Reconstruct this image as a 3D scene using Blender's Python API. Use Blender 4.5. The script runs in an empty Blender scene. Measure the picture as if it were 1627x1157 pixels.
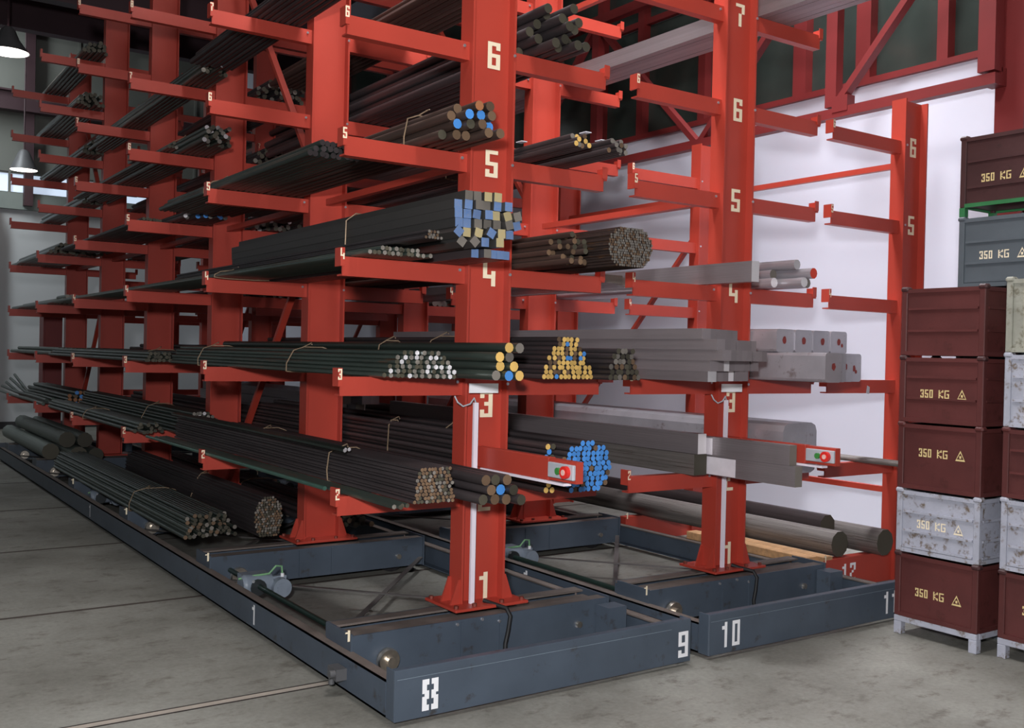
import bpy, math, random
from mathutils import Vector, Matrix
random.seed(7)
S = bpy.context.scene
COL = S.collection

# ------------------------------------------------------------------ camera, world, light, exposure
RX, RY, RZ = -0.0097, 0.0224, 0.6022
fw = Vector((math.sin(RZ)*math.cos(RX), math.cos(RZ)*math.cos(RX), math.sin(RX)))
rt = Vector((math.cos(RZ), -math.sin(RZ), 0)); up = rt.cross(fw)
r2 = math.cos(RY)*rt + math.sin(RY)*up
u2 = -math.sin(RY)*rt + math.cos(RY)*up
cam_d = bpy.data.cameras.new('camera'); cam = bpy.data.objects.new('camera', cam_d); COL.objects.link(cam)
m = Matrix.Identity(4)
for i in range(3):
    m[i][0] = r2[i]; m[i][1] = u2[i]; m[i][2] = -fw[i]
m[0][3], m[1][3], m[2][3] = -1.9063, -3.5451, 1.5001
cam.matrix_world = m
cam_d.sensor_width = 36.0; cam_d.lens = 36.0*1602.4/1627.0
cam_d.clip_start = 0.05; cam_d.clip_end = 100
S.camera = cam

W = bpy.data.worlds.new('hall_world'); S.world = W; W.use_nodes = True
W.node_tree.nodes['Background'].inputs[0].default_value = (0.8, 0.85, 0.9, 1)
W.node_tree.nodes['Background'].inputs[1].default_value = 0.25

def light(name, kind, loc, power, size, color=(1, 1, 1), aim=None, shape=None, size_y=None):
    d = bpy.data.lights.new(name, kind); d.energy = power; d.color = color
    if kind == 'AREA':
        d.size = size
        if shape: d.shape = shape
        if size_y: d.size_y = size_y
    else:
        d.shadow_soft_size = size
    o = bpy.data.objects.new(name, d); COL.objects.link(o); o.location = loc
    if aim is not None:
        o.rotation_euler = (Vector(aim)-Vector(loc)).to_track_quat('-Z', 'Y').to_euler()
    return o
MAIN = (0.2, -1.0, 6.2)
light('hall_lamp_light', 'POINT', MAIN, 340, 0.5, (1.0, 0.95, 0.93))
light('camera_flash', 'AREA', (-2.25, -3.75, 1.95), 250, 0.22, (0.97, 0.97, 1.0), aim=(1.7, 1.6, 1.5))
light('back_wall_fill', 'AREA', (-1.0, 13.9, 6.3), 120, .8, (0.9, 0.97, 1.0), aim=(.6, 16, 2.2), shape='RECTANGLE', size_y=3)  # added fill aimed at the back wall, stands for no lamp there
wall_fill = light('right_wall_fill', 'AREA', (4.3, 1.5, 6.8), 380, 0.9, (0.96, 0.96, 1.0), aim=(4.9, 1.5, 1.5), shape='RECTANGLE', size_y=8)  # added fill that brightens the right wall, no skylight behind it
wall_fill.data.spread = 1.5
light('hall_fill', 'AREA', (-1.5, 3.0, 6.85), 55, 9, (1.0, 0.98, 0.96), aim=(-1.5, 3.0, 0), shape='RECTANGLE', size_y=12)  # wide dim ambient fill added under the ceiling to lift the shadows
light('window_daylight', 'AREA', (-8.2, 0.0, 3.6), 60, 2.4, (0.86, 0.93, 1.0), aim=(2, 4, 1.2), shape='RECTANGLE', size_y=9)
V = S.view_settings
V.view_transform = 'Standard'; V.look = 'None'; V.gamma = 1.0; V.exposure = 0.0
V.use_curve_mapping = False

# ------------------------------------------------------------------ materials
def lin(c):
    return tuple((x/255/12.92 if x/255 <= .04045 else ((x/255+.055)/1.055)**2.4) for x in c)
MATS = {}
def mat(name, rgb, rough=.5, metal=0., var=.12, scale=6., bump=0., rust=None, rust_amt=.0, stretch=None, emit=None, coat=0., island=0.):
    """procedural: base colour varied by two noises, optional second colour (rust, dirt) in patches, fine bump"""
    if name in MATS: return MATS[name]
    M = bpy.data.materials.new(name); M.use_nodes = True
    nt = M.node_tree; N = nt.nodes; L = nt.links
    bs = N['Principled BSDF']
    c = lin(rgb)
    tc = N.new('ShaderNodeTexCoord'); mp = N.new('ShaderNodeMapping'); L.new(tc.outputs['Object'], mp.inputs[0])
    if stretch: mp.inputs['Scale'].default_value = stretch
    n1 = N.new('ShaderNodeTexNoise'); n1.inputs['Scale'].default_value = scale; n1.inputs['Detail'].default_value = 5
    L.new(mp.outputs[0], n1.inputs['Vector'])
    rp = N.new('ShaderNodeValToRGB')
    rp.color_ramp.elements[0].position = .3; rp.color_ramp.elements[1].position = .7
    rp.color_ramp.elements[0].color = (*[x*(1-var) for x in c], 1)
    rp.color_ramp.elements[1].color = (*[min(1, x*(1+var)) for x in c], 1)
    L.new(n1.outputs[0], rp.inputs[0])
    out = rp.outputs[0]
    if rust:
        n2 = N.new('ShaderNodeTexNoise'); n2.inputs['Scale'].default_value = scale*2.3; n2.inputs['Detail'].default_value = 8
        n2.inputs['Roughness'].default_value = .7
        L.new(mp.outputs[0], n2.inputs['Vector'])
        r3 = N.new('ShaderNodeValToRGB')
        r3.color_ramp.elements[0].position = .62-rust_amt*.3; r3.color_ramp.elements[1].position = .72-rust_amt*.3
        L.new(n2.outputs[0], r3.inputs[0])
        mx = N.new('ShaderNodeMix'); mx.data_type = 'RGBA'
        L.new(r3.outputs[0], mx.inputs[0]); L.new(out, mx.inputs[6]); mx.inputs[7].default_value = (*lin(rust), 1)
        out = mx.outputs[2]
    if island:
        oi = N.new('ShaderNodeObjectInfo'); mr = N.new('ShaderNodeMapRange')
        mr.inputs['To Min'].default_value = 1-island; mr.inputs['To Max'].default_value = 1+island
        L.new(oi.outputs['Random'], mr.inputs['Value'])
        mm = N.new('ShaderNodeVectorMath'); mm.operation = 'SCALE'
        L.new(out, mm.inputs[0]); L.new(mr.outputs[0], mm.inputs['Scale']); out = mm.outputs[0]
    L.new(out, bs.inputs['Base Color'])
    bs.inputs['Roughness'].default_value = rough; bs.inputs['Metallic'].default_value = metal
    if coat: bs.inputs['Coat Weight'].default_value = coat
    if bump:
        b = N.new('ShaderNodeBump'); b.inputs['Strength'].default_value = bump; b.inputs['Distance'].default_value = .01
        n3 = N.new('ShaderNodeTexNoise'); n3.inputs['Scale'].default_value = scale*6; n3.inputs['Detail'].default_value = 4
        L.new(mp.outputs[0], n3.inputs['Vector']); L.new(n3.outputs[0], b.inputs['Height']); L.new(b.outputs[0], bs.inputs['Normal'])
    if emit:
        bs.inputs['Emission Color'].default_value = (*lin(emit[0]), 1); bs.inputs['Emission Strength'].default_value = emit[1]
    MATS[name] = M
    return M
RED = mat('red_rack_paint', (174, 62, 48), .42, 0, .07, 3, bump=.03)
REDW = mat('red_steel_paint_of_building', (120, 38, 38), .5, 0, .1, 3, bump=.03)
NAVY = mat('blue_grey_base_paint', (72, 82, 94), .42, 0, .12, 4, bump=.05, rust=(60, 58, 58), rust_amt=.1)
NAVYD = mat('worn_dusty_base_paint', (104, 94, 88), .7, 0, .2, 6, bump=.1)
CREAM = mat('cream_stencil_paint', (240, 226, 196), .6, 0, .04, 8)
WHITE = mat('white_stencil_paint', (238, 238, 240), .6, 0, .04, 8)
OCHRE = mat('ochre_stencil_paint', (218, 196, 138), .6, 0, .1, 20)
STRIP = mat('white_plastic_strip', (236, 226, 236), .4, 0, .02, 8)
ZINC = mat('bright_zinc_steel', (205, 205, 210), .3, .8, .1, 30)
CHROME = mat('polished_wheel_steel', (232, 222, 208), .34, 1, .2, 20)
BLACK = mat('black_rubber', (22, 22, 24), .6, 0, .1, 10)
MOTOR = mat('grey_blue_motor_paint', (128, 138, 150), .45, 0, .1, 10, bump=.1)
GREENW = mat('green_yellow_cable', (120, 168, 120), .5, 0, .1, 10)
SHAFT = mat('dark_green_shaft_steel', (44, 62, 56), .4, .4, .1, 10)
DARKST = mat('dark_mill_scale_steel', (62, 56, 57), .5, .35, .25, 2, stretch=(8, .5, 8), island=.35)
OILST = mat('oiled_dark_green_steel', (60, 70, 64), .38, .45, .3, 2, stretch=(8, .5, 8), rust=(90, 66, 50), rust_amt=.1, island=.35)
BROWNST = mat('brown_scaled_steel', (62, 50, 46), .55, .3, .3, 3, stretch=(8, .6, 8), rust=(110, 76, 48), rust_amt=.25, island=.35)
PALEST = mat('pale_galvanised_steel', (112, 120, 114), .5, .35, .2, 3, stretch=(6, .6, 6), island=.2)
ALU = mat('drawn_bright_steel', (142, 134, 136), .42, .5, .14, 5, stretch=(3, 1, 3), bump=.1, rust=(112, 100, 98), rust_amt=.1, island=.14)
ALUL = mat('milled_bright_block_steel', (176, 172, 178), .36, .45, .12, 5, bump=.1, rust=(140, 128, 128), rust_amt=.15, island=.1)
FORGE = mat('forged_grey_brown_steel', (120, 114, 110), .55, .3, .22, 4, bump=.3, rust=(84, 74, 68), rust_amt=.25, island=.12)
WOOD = mat('raw_pine_planks', (196, 152, 108), .7, 0, .2, 4, stretch=(1, 8, 8), bump=.2, island=.15)
E_WHITE = mat('sawn_bright_end', (214, 210, 212), .35, .3, .3, 30, island=.3)
E_YEL = mat('yellow_painted_end', (216, 176, 98), .6, 0, .2, 40, rust=(150, 116, 70), rust_amt=.2, island=.2)
E_BLUE = mat('blue_painted_end', (72, 140, 214), .5, 0, .12, 30, island=.15)
E_BROWN = mat('brown_rusty_end', (104, 82, 62), .6, .1, .3, 40, island=.35)
E_RUST = mat('orange_rusty_end', (160, 104, 66), .6, 0, .3, 40, island=.2)
E_GREY = mat('grey_sawn_end', (122, 116, 108), .5, .2, .3, 40, island=.3)
E_DULL = mat('dull_olive_end', (72, 68, 56), .55, .2, .3, 40, island=.35)
E_RED = mat('red_painted_end', (206, 60, 38), .5, 0, .1, 30)
REDSPOT = mat('red_crayon_spot', (128, 50, 46), .7, 0, .2, 30)
WIRE = mat('rusty_binding_wire', (150, 128, 104), .5, .3, .2, 20)
PAPER = mat('white_paper_tag', (230, 230, 238), .7, 0, .03, 8)
BOXB = mat('oxblood_box_paint', (86, 42, 40), .5, 0, .16, 5, bump=.12, rust=(70, 34, 30), rust_amt=.1, island=.08)
BOXBD = mat('dark_brown_box_paint', (66, 38, 38), .5, 0, .16, 5, bump=.12, rust=(50, 30, 28), rust_amt=.1)
BOXG = mat('chipped_pale_grey_box_paint', (168, 170, 182), .55, 0, .12, 7, bump=.2, rust=(112, 98, 84), rust_amt=.28)
BOXS = mat('slate_grey_box_paint', (86, 94, 100), .5, 0, .1, 5, bump=.1)
BOXE = mat('weathered_beige_grey_box_paint', (150, 150, 138), .7, 0, .15, 7, bump=.2, rust=(112, 108, 92), rust_amt=.3)
BOXGR = mat('green_box_paint', (46, 112, 66), .5, 0, .1, 5)
WALLW = mat('white_wall_plaster', (222, 224, 238), .85, 0, .02, .8)
WALLB = mat('white_back_wall', (206, 210, 212), .85, 0, .03, .8)
GREYP = mat('grey_wall_cladding', (120, 122, 116), .8, 0, .08, 1.2)
CEIL = mat('dark_ceiling_sheet', (58, 56, 60), .9, 0, .15, 1.5)
GIRD = mat('dark_plum_girder_paint', (66, 44, 50), .6, 0, .12, 2)
GLASS = mat('dark_wired_glass', (52, 60, 56), .16, 0, .25, 1.6, bump=.12)
LIT = mat('daylit_window_glass', (216, 228, 240), .3, 0, .02, 2, emit=((205, 222, 245), .75))
LAMPG = mat('glowing_lamp_glass', (255, 250, 240), .3, 0, 0, 2, emit=((255, 244, 236), 5))

# floor: concrete with blotches, scuffs and darker stains
def floor_mat():
    M = bpy.data.materials.new('worn_concrete_floor'); M.use_nodes = True
    nt = M.node_tree; N = nt.nodes; L = nt.links; bs = N['Principled BSDF']
    tc = N.new('ShaderNodeTexCoord')
    def noise(sc, det, ro=.6, st=None):
        n = N.new('ShaderNodeTexNoise'); n.inputs['Scale'].default_value = sc; n.inputs['Detail'].default_value = det
        n.inputs['Roughness'].default_value = ro
        if st:
            mp = N.new('ShaderNodeMapping'); mp.inputs['Scale'].default_value = st
            L.new(tc.outputs['Object'], mp.inputs[0]); L.new(mp.outputs[0], n.inputs['Vector'])
        else: L.new(tc.outputs['Object'], n.inputs['Vector'])
        return n
    a = noise(1.1, 8); ra = N.new('ShaderNodeValToRGB')
    ra.color_ramp.elements[0].position = .3; ra.color_ramp.elements[1].position = .72
    ra.color_ramp.elements[0].color = (*lin((106, 104, 96)), 1); ra.color_ramp.elements[1].color = (*lin((150, 149, 141)), 1)
    L.new(a.outputs[0], ra.inputs[0])
    b = noise(5.5, 10, .75, (1, 1.6, 1)); rb = N.new('ShaderNodeValToRGB')
    rb.color_ramp.elements[0].position = .34; rb.color_ramp.elements[1].position = .47
    rb.color_ramp.elements[0].color = (1, 1, 1, 1); rb.color_ramp.elements[1].color = (0, 0, 0, 1)
    L.new(b.outputs[0], rb.inputs[0])
    mx = N.new('ShaderNodeMix'); mx.data_type = 'RGBA'; mx.inputs[7].default_value = (*lin((82, 74, 66)), 1)
    sc = N.new('ShaderNodeMath'); sc.operation = 'MULTIPLY'; sc.inputs[1].default_value = .7
    L.new(rb.outputs[0], sc.inputs[0]); L.new(sc.outputs[0], mx.inputs[0]); L.new(ra.outputs[0], mx.inputs[6])
    c = noise(38, 6, .7); rc = N.new('ShaderNodeValToRGB')
    rc.color_ramp.elements[0].position = .3; rc.color_ramp.elements[1].position = .7
    rc.color_ramp.elements[0].color = (.82, .82, .82, 1); rc.color_ramp.elements[1].color = (1.12, 1.12, 1.12, 1)
    L.new(c.outputs[0], rc.inputs[0])
    mm = N.new('ShaderNodeVectorMath'); mm.operation = 'MULTIPLY'
    L.new(mx.outputs[2], mm.inputs[0]); L.new(rc.outputs[0], mm.inputs[1]); L.new(mm.outputs[0], bs.inputs['Base Color'])
    bs.inputs['Roughness'].default_value = .62
    bp = N.new('ShaderNodeBump'); bp.inputs['Strength'].default_value = .25; bp.inputs['Distance'].default_value = .004
    L.new(c.outputs[0], bp.inputs['Height']); L.new(bp.outputs[0], bs.inputs['Normal'])
    return M
FLOOR = floor_mat()

# ------------------------------------------------------------------ mesh helpers
class MB:
    def __init__(s): s.v = []; s.f = []; s.m = []; s.sm = []
    def add(s, vs, fs, mi=0, smooth=False):
        o = len(s.v); s.v += [tuple(v) for v in vs]
        for f in fs: s.f.append(tuple(o+i for i in f)); s.m.append(mi); s.sm.append(smooth)
        return s
    def box(s, x0, x1, y0, y1, z0, z1, mi=0):
        vs = [(x0, y0, z0), (x1, y0, z0), (x1, y1, z0), (x0, y1, z0), (x0, y0, z1), (x1, y0, z1), (x1, y1, z1), (x0, y1, z1)]
        return s.add(vs, [(0, 3, 2, 1), (4, 5, 6, 7), (0, 1, 5, 4), (1, 2, 6, 5), (2, 3, 7, 6), (3, 0, 4, 7)], mi)
    def beam(s, p, q, w, h, mi=0, upv=(0, 0, 1)):
        p, q = Vector(p), Vector(q); d = (q-p).normalized(); a = d.cross(Vector(upv))
        if a.length < 1e-4: a = Vector((1, 0, 0))
        a.normalize(); b = a.cross(d)
        vs = []
        for c in (p, q):
            for i, j in ((-1, -1), (1, -1), (1, 1), (-1, 1)): vs.append(c+a*i*w/2+b*j*h/2)
        return s.add(vs, [(0, 1, 2, 3), (7, 6, 5, 4), (0, 4, 5, 1), (1, 5, 6, 2), (2, 6, 7, 3), (3, 7, 4, 0)], mi)
    def tube(s, pts, r, n=8, mi=0, cap=True, me=None, rot=0.):
        pts = [Vector(p) for p in pts]; rings = []
        rr = r if isinstance(r, (list, tuple)) else [r]*len(pts)
        ref = None
        for i, p in enumerate(pts):
            d = (pts[min(i+1, len(pts)-1)]-pts[max(i-1, 0)]).normalized()
            if ref is None:
                ref = Vector((0, 0, 1)) if abs(d.z) < .9 else Vector((1, 0, 0))
            a = d.cross(ref).normalized(); b = a.cross(d).normalized(); ref = b
            rings.append([p+(a*math.cos(2*math.pi*k/n+rot)+b*math.sin(2*math.pi*k/n+rot))*rr[i] for k in range(n)])
        vs = [v for g in rings for v in g]; fs = []
        for i in range(len(pts)-1):
            for k in range(n):
                fs.append((i*n+k, i*n+(k+1) % n, (i+1)*n+(k+1) % n, (i+1)*n+k))
        s.add(vs, fs, mi, n > 6)
        if cap:
            me = mi if me is None else me
            s.add(rings[0], [tuple(range(n))[::-1]], me); s.add(rings[-1], [tuple(range(n))], me)
        return s
    def prism(s, poly, axis, a0, a1, mi=0):
        """poly: list of 2D pts in the plane normal to axis ('y': (x,z), 'x': (y,z), 'z': (x,y))"""
        def P(c, t): return (c[0], t, c[1]) if axis == 'y' else ((t, c[0], c[1]) if axis == 'x' else (c[0], c[1], t))
        n = len(poly); vs = [P(c, a0) for c in poly]+[P(c, a1) for c in poly]
        s.add(vs, [tuple(range(n)), tuple(range(2*n-1, n-1, -1))]+[(i, (i+1) % n, n+(i+1) % n, n+i) for i in range(n)], mi)
        return s
    def mesh(s, name, mats, bevel=None):
        me = bpy.data.meshes.new(name); me.from_pydata(s.v, [], s.f)
        mats = mats if isinstance(mats, (list, tuple)) else [mats]
        for x in mats: me.materials.append(x)
        me.polygons.foreach_set('material_index', s.m); me.polygons.foreach_set('use_smooth', s.sm)
        import bmesh
        b = bmesh.new(); b.from_mesh(me); bmesh.ops.recalc_face_normals(b, faces=b.faces)
        if bevel:
            ed = [e for e in b.edges if len(e.link_faces) == 2 and e.calc_face_angle(0) > .6]
            bmesh.ops.bevel(b, geom=ed, offset=bevel, segments=1, affect='EDGES', profile=.5)
        b.to_mesh(me); b.free()
        return me

def thing(name, label, cat, loc=(0, 0, 0), group=None, kind=None):
    o = bpy.data.objects.new(name, None); COL.objects.link(o); o.location = loc
    o.empty_display_size = .1
    if label: o['label'] = label
    if cat: o['category'] = cat
    if group: o['group'] = group
    if kind: o['kind'] = kind
    return o
def part(name, me, parent, loc=(0, 0, 0), rot=None, scale=None, label=None, kind=None):
    o = bpy.data.objects.new(name, me); COL.objects.link(o)
    if parent is not None: o.parent = parent
    o.location = loc
    if rot: o.rotation_euler = rot
    if scale: o.scale = scale
    if label: o['label'] = label
    if kind: o['kind'] = kind
    return o
def solo(name, mb_mesh, label, cat, loc=(0, 0, 0), group=None):
    o = part(name, mb_mesh, None, loc, label=label); o['category'] = cat
    if group: o['group'] = group
    return o
def struct(name, me, loc=(0, 0, 0)):
    return part(name, me, None, loc, kind='structure')

# stencil glyphs on a 3 x 7 grid (5 columns for the fascia 8)
G = {'0': '### #.# #.# #.# #.# #.# ###', '1': '.#. ##. .#. .#. .#. .#. .#.', '2': '### #.# ..# .#. #.. #.. ###',
     '3': '### #.# ..# .## ..# #.# ###', '4': '#.. #.. #.. #.# ### ..# ..#', '5': '### #.. #.. ### ..# #.# ###',
     '6': '### #.# #.. ### #.# #.# ###', '7': '### ..# ..# .#. .#. .#. .#.', '8': '### #.# #.# ### #.# #.# ###',
     '9': '### #.# #.# ### ..# #.# ###', 'K': '#..# #.## ##.. #... ##.. #.## #..#', 'G': '#### #... #... #.## #..# #..# ####',
     'X': '###.### ###.### ##...## ##...## ###.### .##.##. ###.### ##...## ##...## ###.### ###.###', ' ': '... ... ... ... ... ... ...'}
def glyph_mesh(text, cw, ch, mat_, uax, gap=1.0, slit=False):
    """text drawn in quads; uax is the reading direction, z is up, origin bottom left"""
    mb = MB(); u = Vector(uax); z = Vector((0, 0, 1)); x = 0
    n = u.cross(z)
    for chh in text:
        rows = G[chh].split()
        for r, row in enumerate(rows):
            c = 0
            while c < len(row):
                if row[c] == '#':
                    e = c
                    while e < len(row) and row[e] == '#': e += 1
                    zt = (len(rows)-r)*ch; zb = zt-ch
                    a = u*(x+c*cw); b = u*(x+e*cw)
                    vs = [a+z*zb, b+z*zb, b+z*zt, a+z*zt]
                    mb.add(vs, [(0, 1, 2, 3)]); c = e
                else: c += 1
        x += (len(rows[0])+gap)*cw
    return mb.mesh('glyphs', mat_)
GM = {}
def num(text, parent, loc, w=.075, h=.135, m=CREAM, uax=(1, 0, 0), gap=1.0, name='number'):
    if len(text) > 1:
        for i, t_ in enumerate(text): o = num(t_, parent, (loc[0]+i*w*1.34, loc[1], loc[2]), w, h, m, uax, gap, name)
        return o
    key = (text, round(w, 4), round(h, 4), m.name, uax, gap)
    if key not in GM:
        cols = 7 if text == 'X' else 3; rows = 11 if text == 'X' else 7
        GM[key] = glyph_mesh(text, w/cols, h/rows, m, uax, gap)
    return part(name, GM[key], parent, loc)

Z = {l: .28+.55*(l-1) for l in range(0, 11)}
DY = 1.9545
YK = [.719+DY*k for k in range(7)]

# ------------------------------------------------------------------ room
fl = struct('floor', MB().box(-9, 5.2, -9, 17, -.2, 0).mesh('floor', FLOOR))
railm = MB()
railm.box(-9, 5, -.030, -.021, 0, .0015); railm.box(-9, 5, .021, .030, 0, .0015)
railm.box(-9, 5, -.021, .021, 0, .0008, 1)
RAILM = railm.mesh('rail', [mat('dark_rail_groove', (40, 32, 30), .6, .2, .2, 8), mat('worn_rail_head', (176, 166, 154), .45, .2, .1, 8)])
rail2 = MB().box(-9, 5, -.014, .014, 0, .0012).mesh('joint', mat('dark_floor_joint', (66, 56, 50), .8, 0, .2, 8))
part('guide_rail', RAILM, fl, (0, .64, .0006))
for y in (2.5, 4.42, 6.4, 8.35, 10.3): part('guide_rail', rail2, fl, (0, y, .0006))
WZ = 3.72
struct('wall_right', MB().box(5.0, 5.2, -9, 16, 0, WZ).box(5.0, 5.2, -9, 16, 6.2, 7.4).box(5.12, 5.2, -9, 16, WZ, 6.2).mesh('wall', WALLW))
bw = struct('wall_back', MB().box(-9, 5.2, 16, 16.2, 0, 3.84).mesh('wall', WALLB))
bw2 = struct('trim_1', MB().box(-9, 5.2, 15.9, 16.2, 3.84, 4.12).mesh('ledge', mat('grey_green_ledge', (132, 142, 138), .7, 0, .1, 2)))
struct('wall_upper_back', MB().box(-9, 5.2, 16.0, 16.2, 4.5, 7.4).mesh('wall', GREYP))
struct('wall_left', MB().box(-9.2, -9, -9, 16.2, 0, 7.4).mesh('wall', GREYP))
struct('wall_front', MB().box(-9.2, 5.2, -9.2, -9, 0, 7.4).mesh('wall', GREYP))
struct('ceiling', MB().box(-9.2, 5.2, -9.2, 16.2, 7.0, 7.2).mesh('ceiling', CEIL))
struct('baseboard_back', MB().box(-9, 5, 15.96, 16, 0, .12).mesh('base', mat('dark_skirting', (60, 60, 62), .7)))
# long clerestory strip on the back wall
wn = thing('window_9', None, None, (0, 16, 4.12), kind='structure')
part('window_frame', MB().box(-9, 5, .02, .06, 0, .03).box(-9, 5, .02, .06, .35, .38).mesh('frame', GREYP), wn)
pane_b = MB().box(0, 1.36, .05, .08, .03, .35).mesh('pane', LIT)
mul_b = MB().box(-.02, .02, .0, .06, 0, .38).mesh('mullion', GREYP)
for i in range(10):
    part('pane', pane_b, wn, (-9+1.4*i+.02, 0, 0)); part('mullion', mul_b, wn, (-9+1.4*i, 0, 0))
# back wall cladding ribs, pipes, girders
for i in range(12):
    part('cladding_rib', MB().box(-.02, .02, -.03, 0, 0, 2.5).mesh('rib', GREYP) if i == 0 else bpy.data.meshes['rib'], bpy.data.objects['wall_upper_back'], (-3+.7*i, 16, 4.5))
def girder(name, y, z0, z1, x0=-9, x1=5):
    t = MB(); t.box(x0, x1, y-.1, y+.1, z0, z0+.03).box(x0, x1, y-.1, y+.1, z1-.03, z1).box(x0, x1, y-.012, y+.012, z0+.03, z1-.03)
    return struct(name, t.mesh(name, GIRD))
girder('trim_2', 15.7, 5.5, 5.85); girder('trim_3', 10.6, 5.9, 6.5); girder('trim_4', 13.2, 6.2, 6.9); girder('trim_5', 8.0, 6.3, 6.9); girder('trim_6', 5.2, 6.3, 6.9)
struct('trim_7', MB().box(1.0, 1.14, 15.75, 15.9, 3.9, 7).mesh('post', GIRD))
struct('trim_8', MB().box(.50, .60, 15.7, 15.95, 0, 3.84).mesh('pier', mat('dark_pier', (70, 64, 66), .7)))
struct('trim_9', MB().box(.0, .46, 15.6, 15.95, 0, 3.84).mesh('pier', GREYP))

# windows along the right wall: dark panes between red mullions, red sill rail
YM = [-8.5, -7.0, -5.5, -4.0, -2.5, -1.0, .9, 1.60, 2.24, 3.41, 4.29, 4.95, 6.1, 7.3, 8.5, 9.9, 11.4, 13.0, 14.5, 15.9]
WMUL = MB().box(-.05, .05, -.045, .045, WZ, 6.2).mesh('mullion', REDW)
for i in range(len(YM)-1):
    wt = thing('window_%d' % (i+10), None, None, (5.02, YM[i], 0), kind='structure')
    w_ = YM[i+1]-YM[i]
    part('window_mullion', WMUL, wt, (.02, 0, 0), scale=(1, 1.5 if i in (7, 8) else 1, 1))
    part('window_sill', MB().box(-.06, .06, 0, w_, WZ, WZ+.05).mesh('sill', REDW), wt)
    for j, (za, zb) in enumerate(((WZ+.05, 4.9), (4.96, 6.2))):
        part('pane', MB().box(.06, .08, .03, w_-.03, za, zb).mesh('pane', GLASS), wt)
    part('glazing_bar', MB().box(.0, .05, .03, w_-.03, 4.9, 4.96).mesh('bar', REDW), wt)

# wall post and lattice girder in front of the windows
pt = thing('wall_column', 'thick dark red steel column standing against the right wall behind the stacked boxes', 'column', (4.6, .05, 0))
part('shaft', MB().box(0, .02, 0, .2, 0, 6.9).box(.2, .22, 0, .2, 0, 6.9).box(.02, .2, .09, .11, 0, 6.9).mesh('shaft', REDW), pt)
part('base_plate', MB().box(0, .22, 0, .2, 0, .02).mesh('bp', REDW), pt)
tg = thing('lattice_girder', 'red lattice girder with diagonal members spanning in front of the dark windows', 'girder', (4.5, .17, 3.36))
part('bottom_chord', MB().box(-.04, .04, 0, 9.0, 0, .075).mesh('chord', REDW), tg)
part('top_chord', MB().box(-.04, .04, 0, 9.0, 1.45, 1.54).mesh('chord', REDW), tg)
part('end_post', MB().box(-.05, .05, .0, .12, .09, 1.45).mesh('ep', REDW), tg)
part('bracket', MB().box(.04, .098, -.0, .1, -.0, .12).mesh('ep', REDW), tg)
for y in (1.32, 4.2, 7.0): part('vertical_member', MB().box(-.04, .04, -.05, .05, .09, 1.45).mesh('vm', REDW), tg, (0, y, 0))
for (a, b) in (((1.30, .08), (.05, 1.45)), ((2.72, .06), (1.36, 1.45)), ((2.78, .06), (4.2, 1.45)), ((5.6, .06), (4.24, 1.45)), ((5.66, .06), (7.0, 1.45))):
    part('diagonal_member', MB().beam((0, a[0], a[1]), (0, b[0], b[1]), .05, .075, upv=(1, 0, 0)).mesh('dm', REDW), tg)
part('gusset_plate', MB().box(-.045, .045, 1.16, 1.30, .04, .16).mesh('g', REDW), tg)

# pendant lamps
def pendant(label, loc, r=.24):
    t = thing('pendant_lamp', label, 'lamp', loc)
    sh = MB().tube([(0, 0, .34), (0, 0, .30), (0, 0, .18), (0, 0, 0)], [.05, .09, .14, r], 24, cap=False)
    part('lamp_shade', sh.mesh('shade', mat('grey_lamp_shade', (110, 110, 112), .5, .3)), t)
    part('lamp_glass', MB().tube([(0, 0, .015), (0, 0, .0)], r*.94, 24).mesh('lg', LAMPG), t)
    part('hanging_rod', MB().tube([(0, 0, .34), (0, 0, 7.0-loc[2])], .012, 6).mesh('rod', GIRD), t)
    return t
pendant('larger glowing round ceiling lamp hanging at the top left', (.14, 11.6, 5.42), .27)
pendant('smaller glowing ceiling lamp hanging lower near the back wall strip window', (.9, 15.2, 4.42), .22)
pendant('round hall lamp hanging high above the front of the numbered racks', (0.2, -1.0, 6.45), .3)

# ------------------------------------------------------------------ racks
# shared meshes
AL = .656; AR = .612; AH = .0885
def arm_mesh(L):
    t = MB()
    t.box(0, L, -.025, -.017, -AH, 0)                # web towards the aisle
    t.box(0, L, -.017, .03, -.008, 0); t.box(0, L, -.017, .03, -AH, -AH+.008)
    t.box(0, .01, -.017, .03, -AH+.008, -.008)       # end plate at the root
    return t.mesh('arm', RED)
ARM_L = arm_mesh(AL); ARM_R = arm_mesh(AR); ARM_C = arm_mesh(.725)
STOP = MB().box(-.012, .0, -.028, .03, -.045, .040).box(-.012, .008, -.034, -.026, -.045, .040).mesh('stop', RED)
STOPW = MB().box(.0, .02, -.03, .03, -.03, .035).box(-.014, .02, -.034, -.028, -.02, .042).mesh('stopw', RED)
BOLT = MB().tube([(0, -.006, 0), (0, .0, 0)], .008, 6).mesh('bolt', ZINC)
def column_mesh(H):
    t = MB(); w = .2576; b = .112; f = .012
    t.box(0, f, -b/2, b/2, 0, H); t.box(w-f, w, -b/2, b/2, 0, H); t.box(f, w-f, -.006, .006, 0, H)
    return t.mesh('column', RED)
COLM = column_mesh(5.0); COLC = column_mesh(3.14)
FOOT = MB().box(-.085, .3426, -.15, .15, 0, .014).mesh('foot', RED, bevel=.002)
GUSM = MB().prism([(0, 0), (0, .12), (-.012, .12), (-.055, .0)], 'y', -.006, .006).mesh('gusset', RED)
GUS2 = MB().prism([(0, 0), (0, .12), (.012, .12), (.055, .0)], 'y', -.006, .006).mesh('gusset', RED)
HEX = MB().tube([(0, 0, 0), (0, 0, .014)], .012, 6).mesh('hexbolt', mat('painted_bolt', (120, 56, 44), .5, .3))
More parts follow.
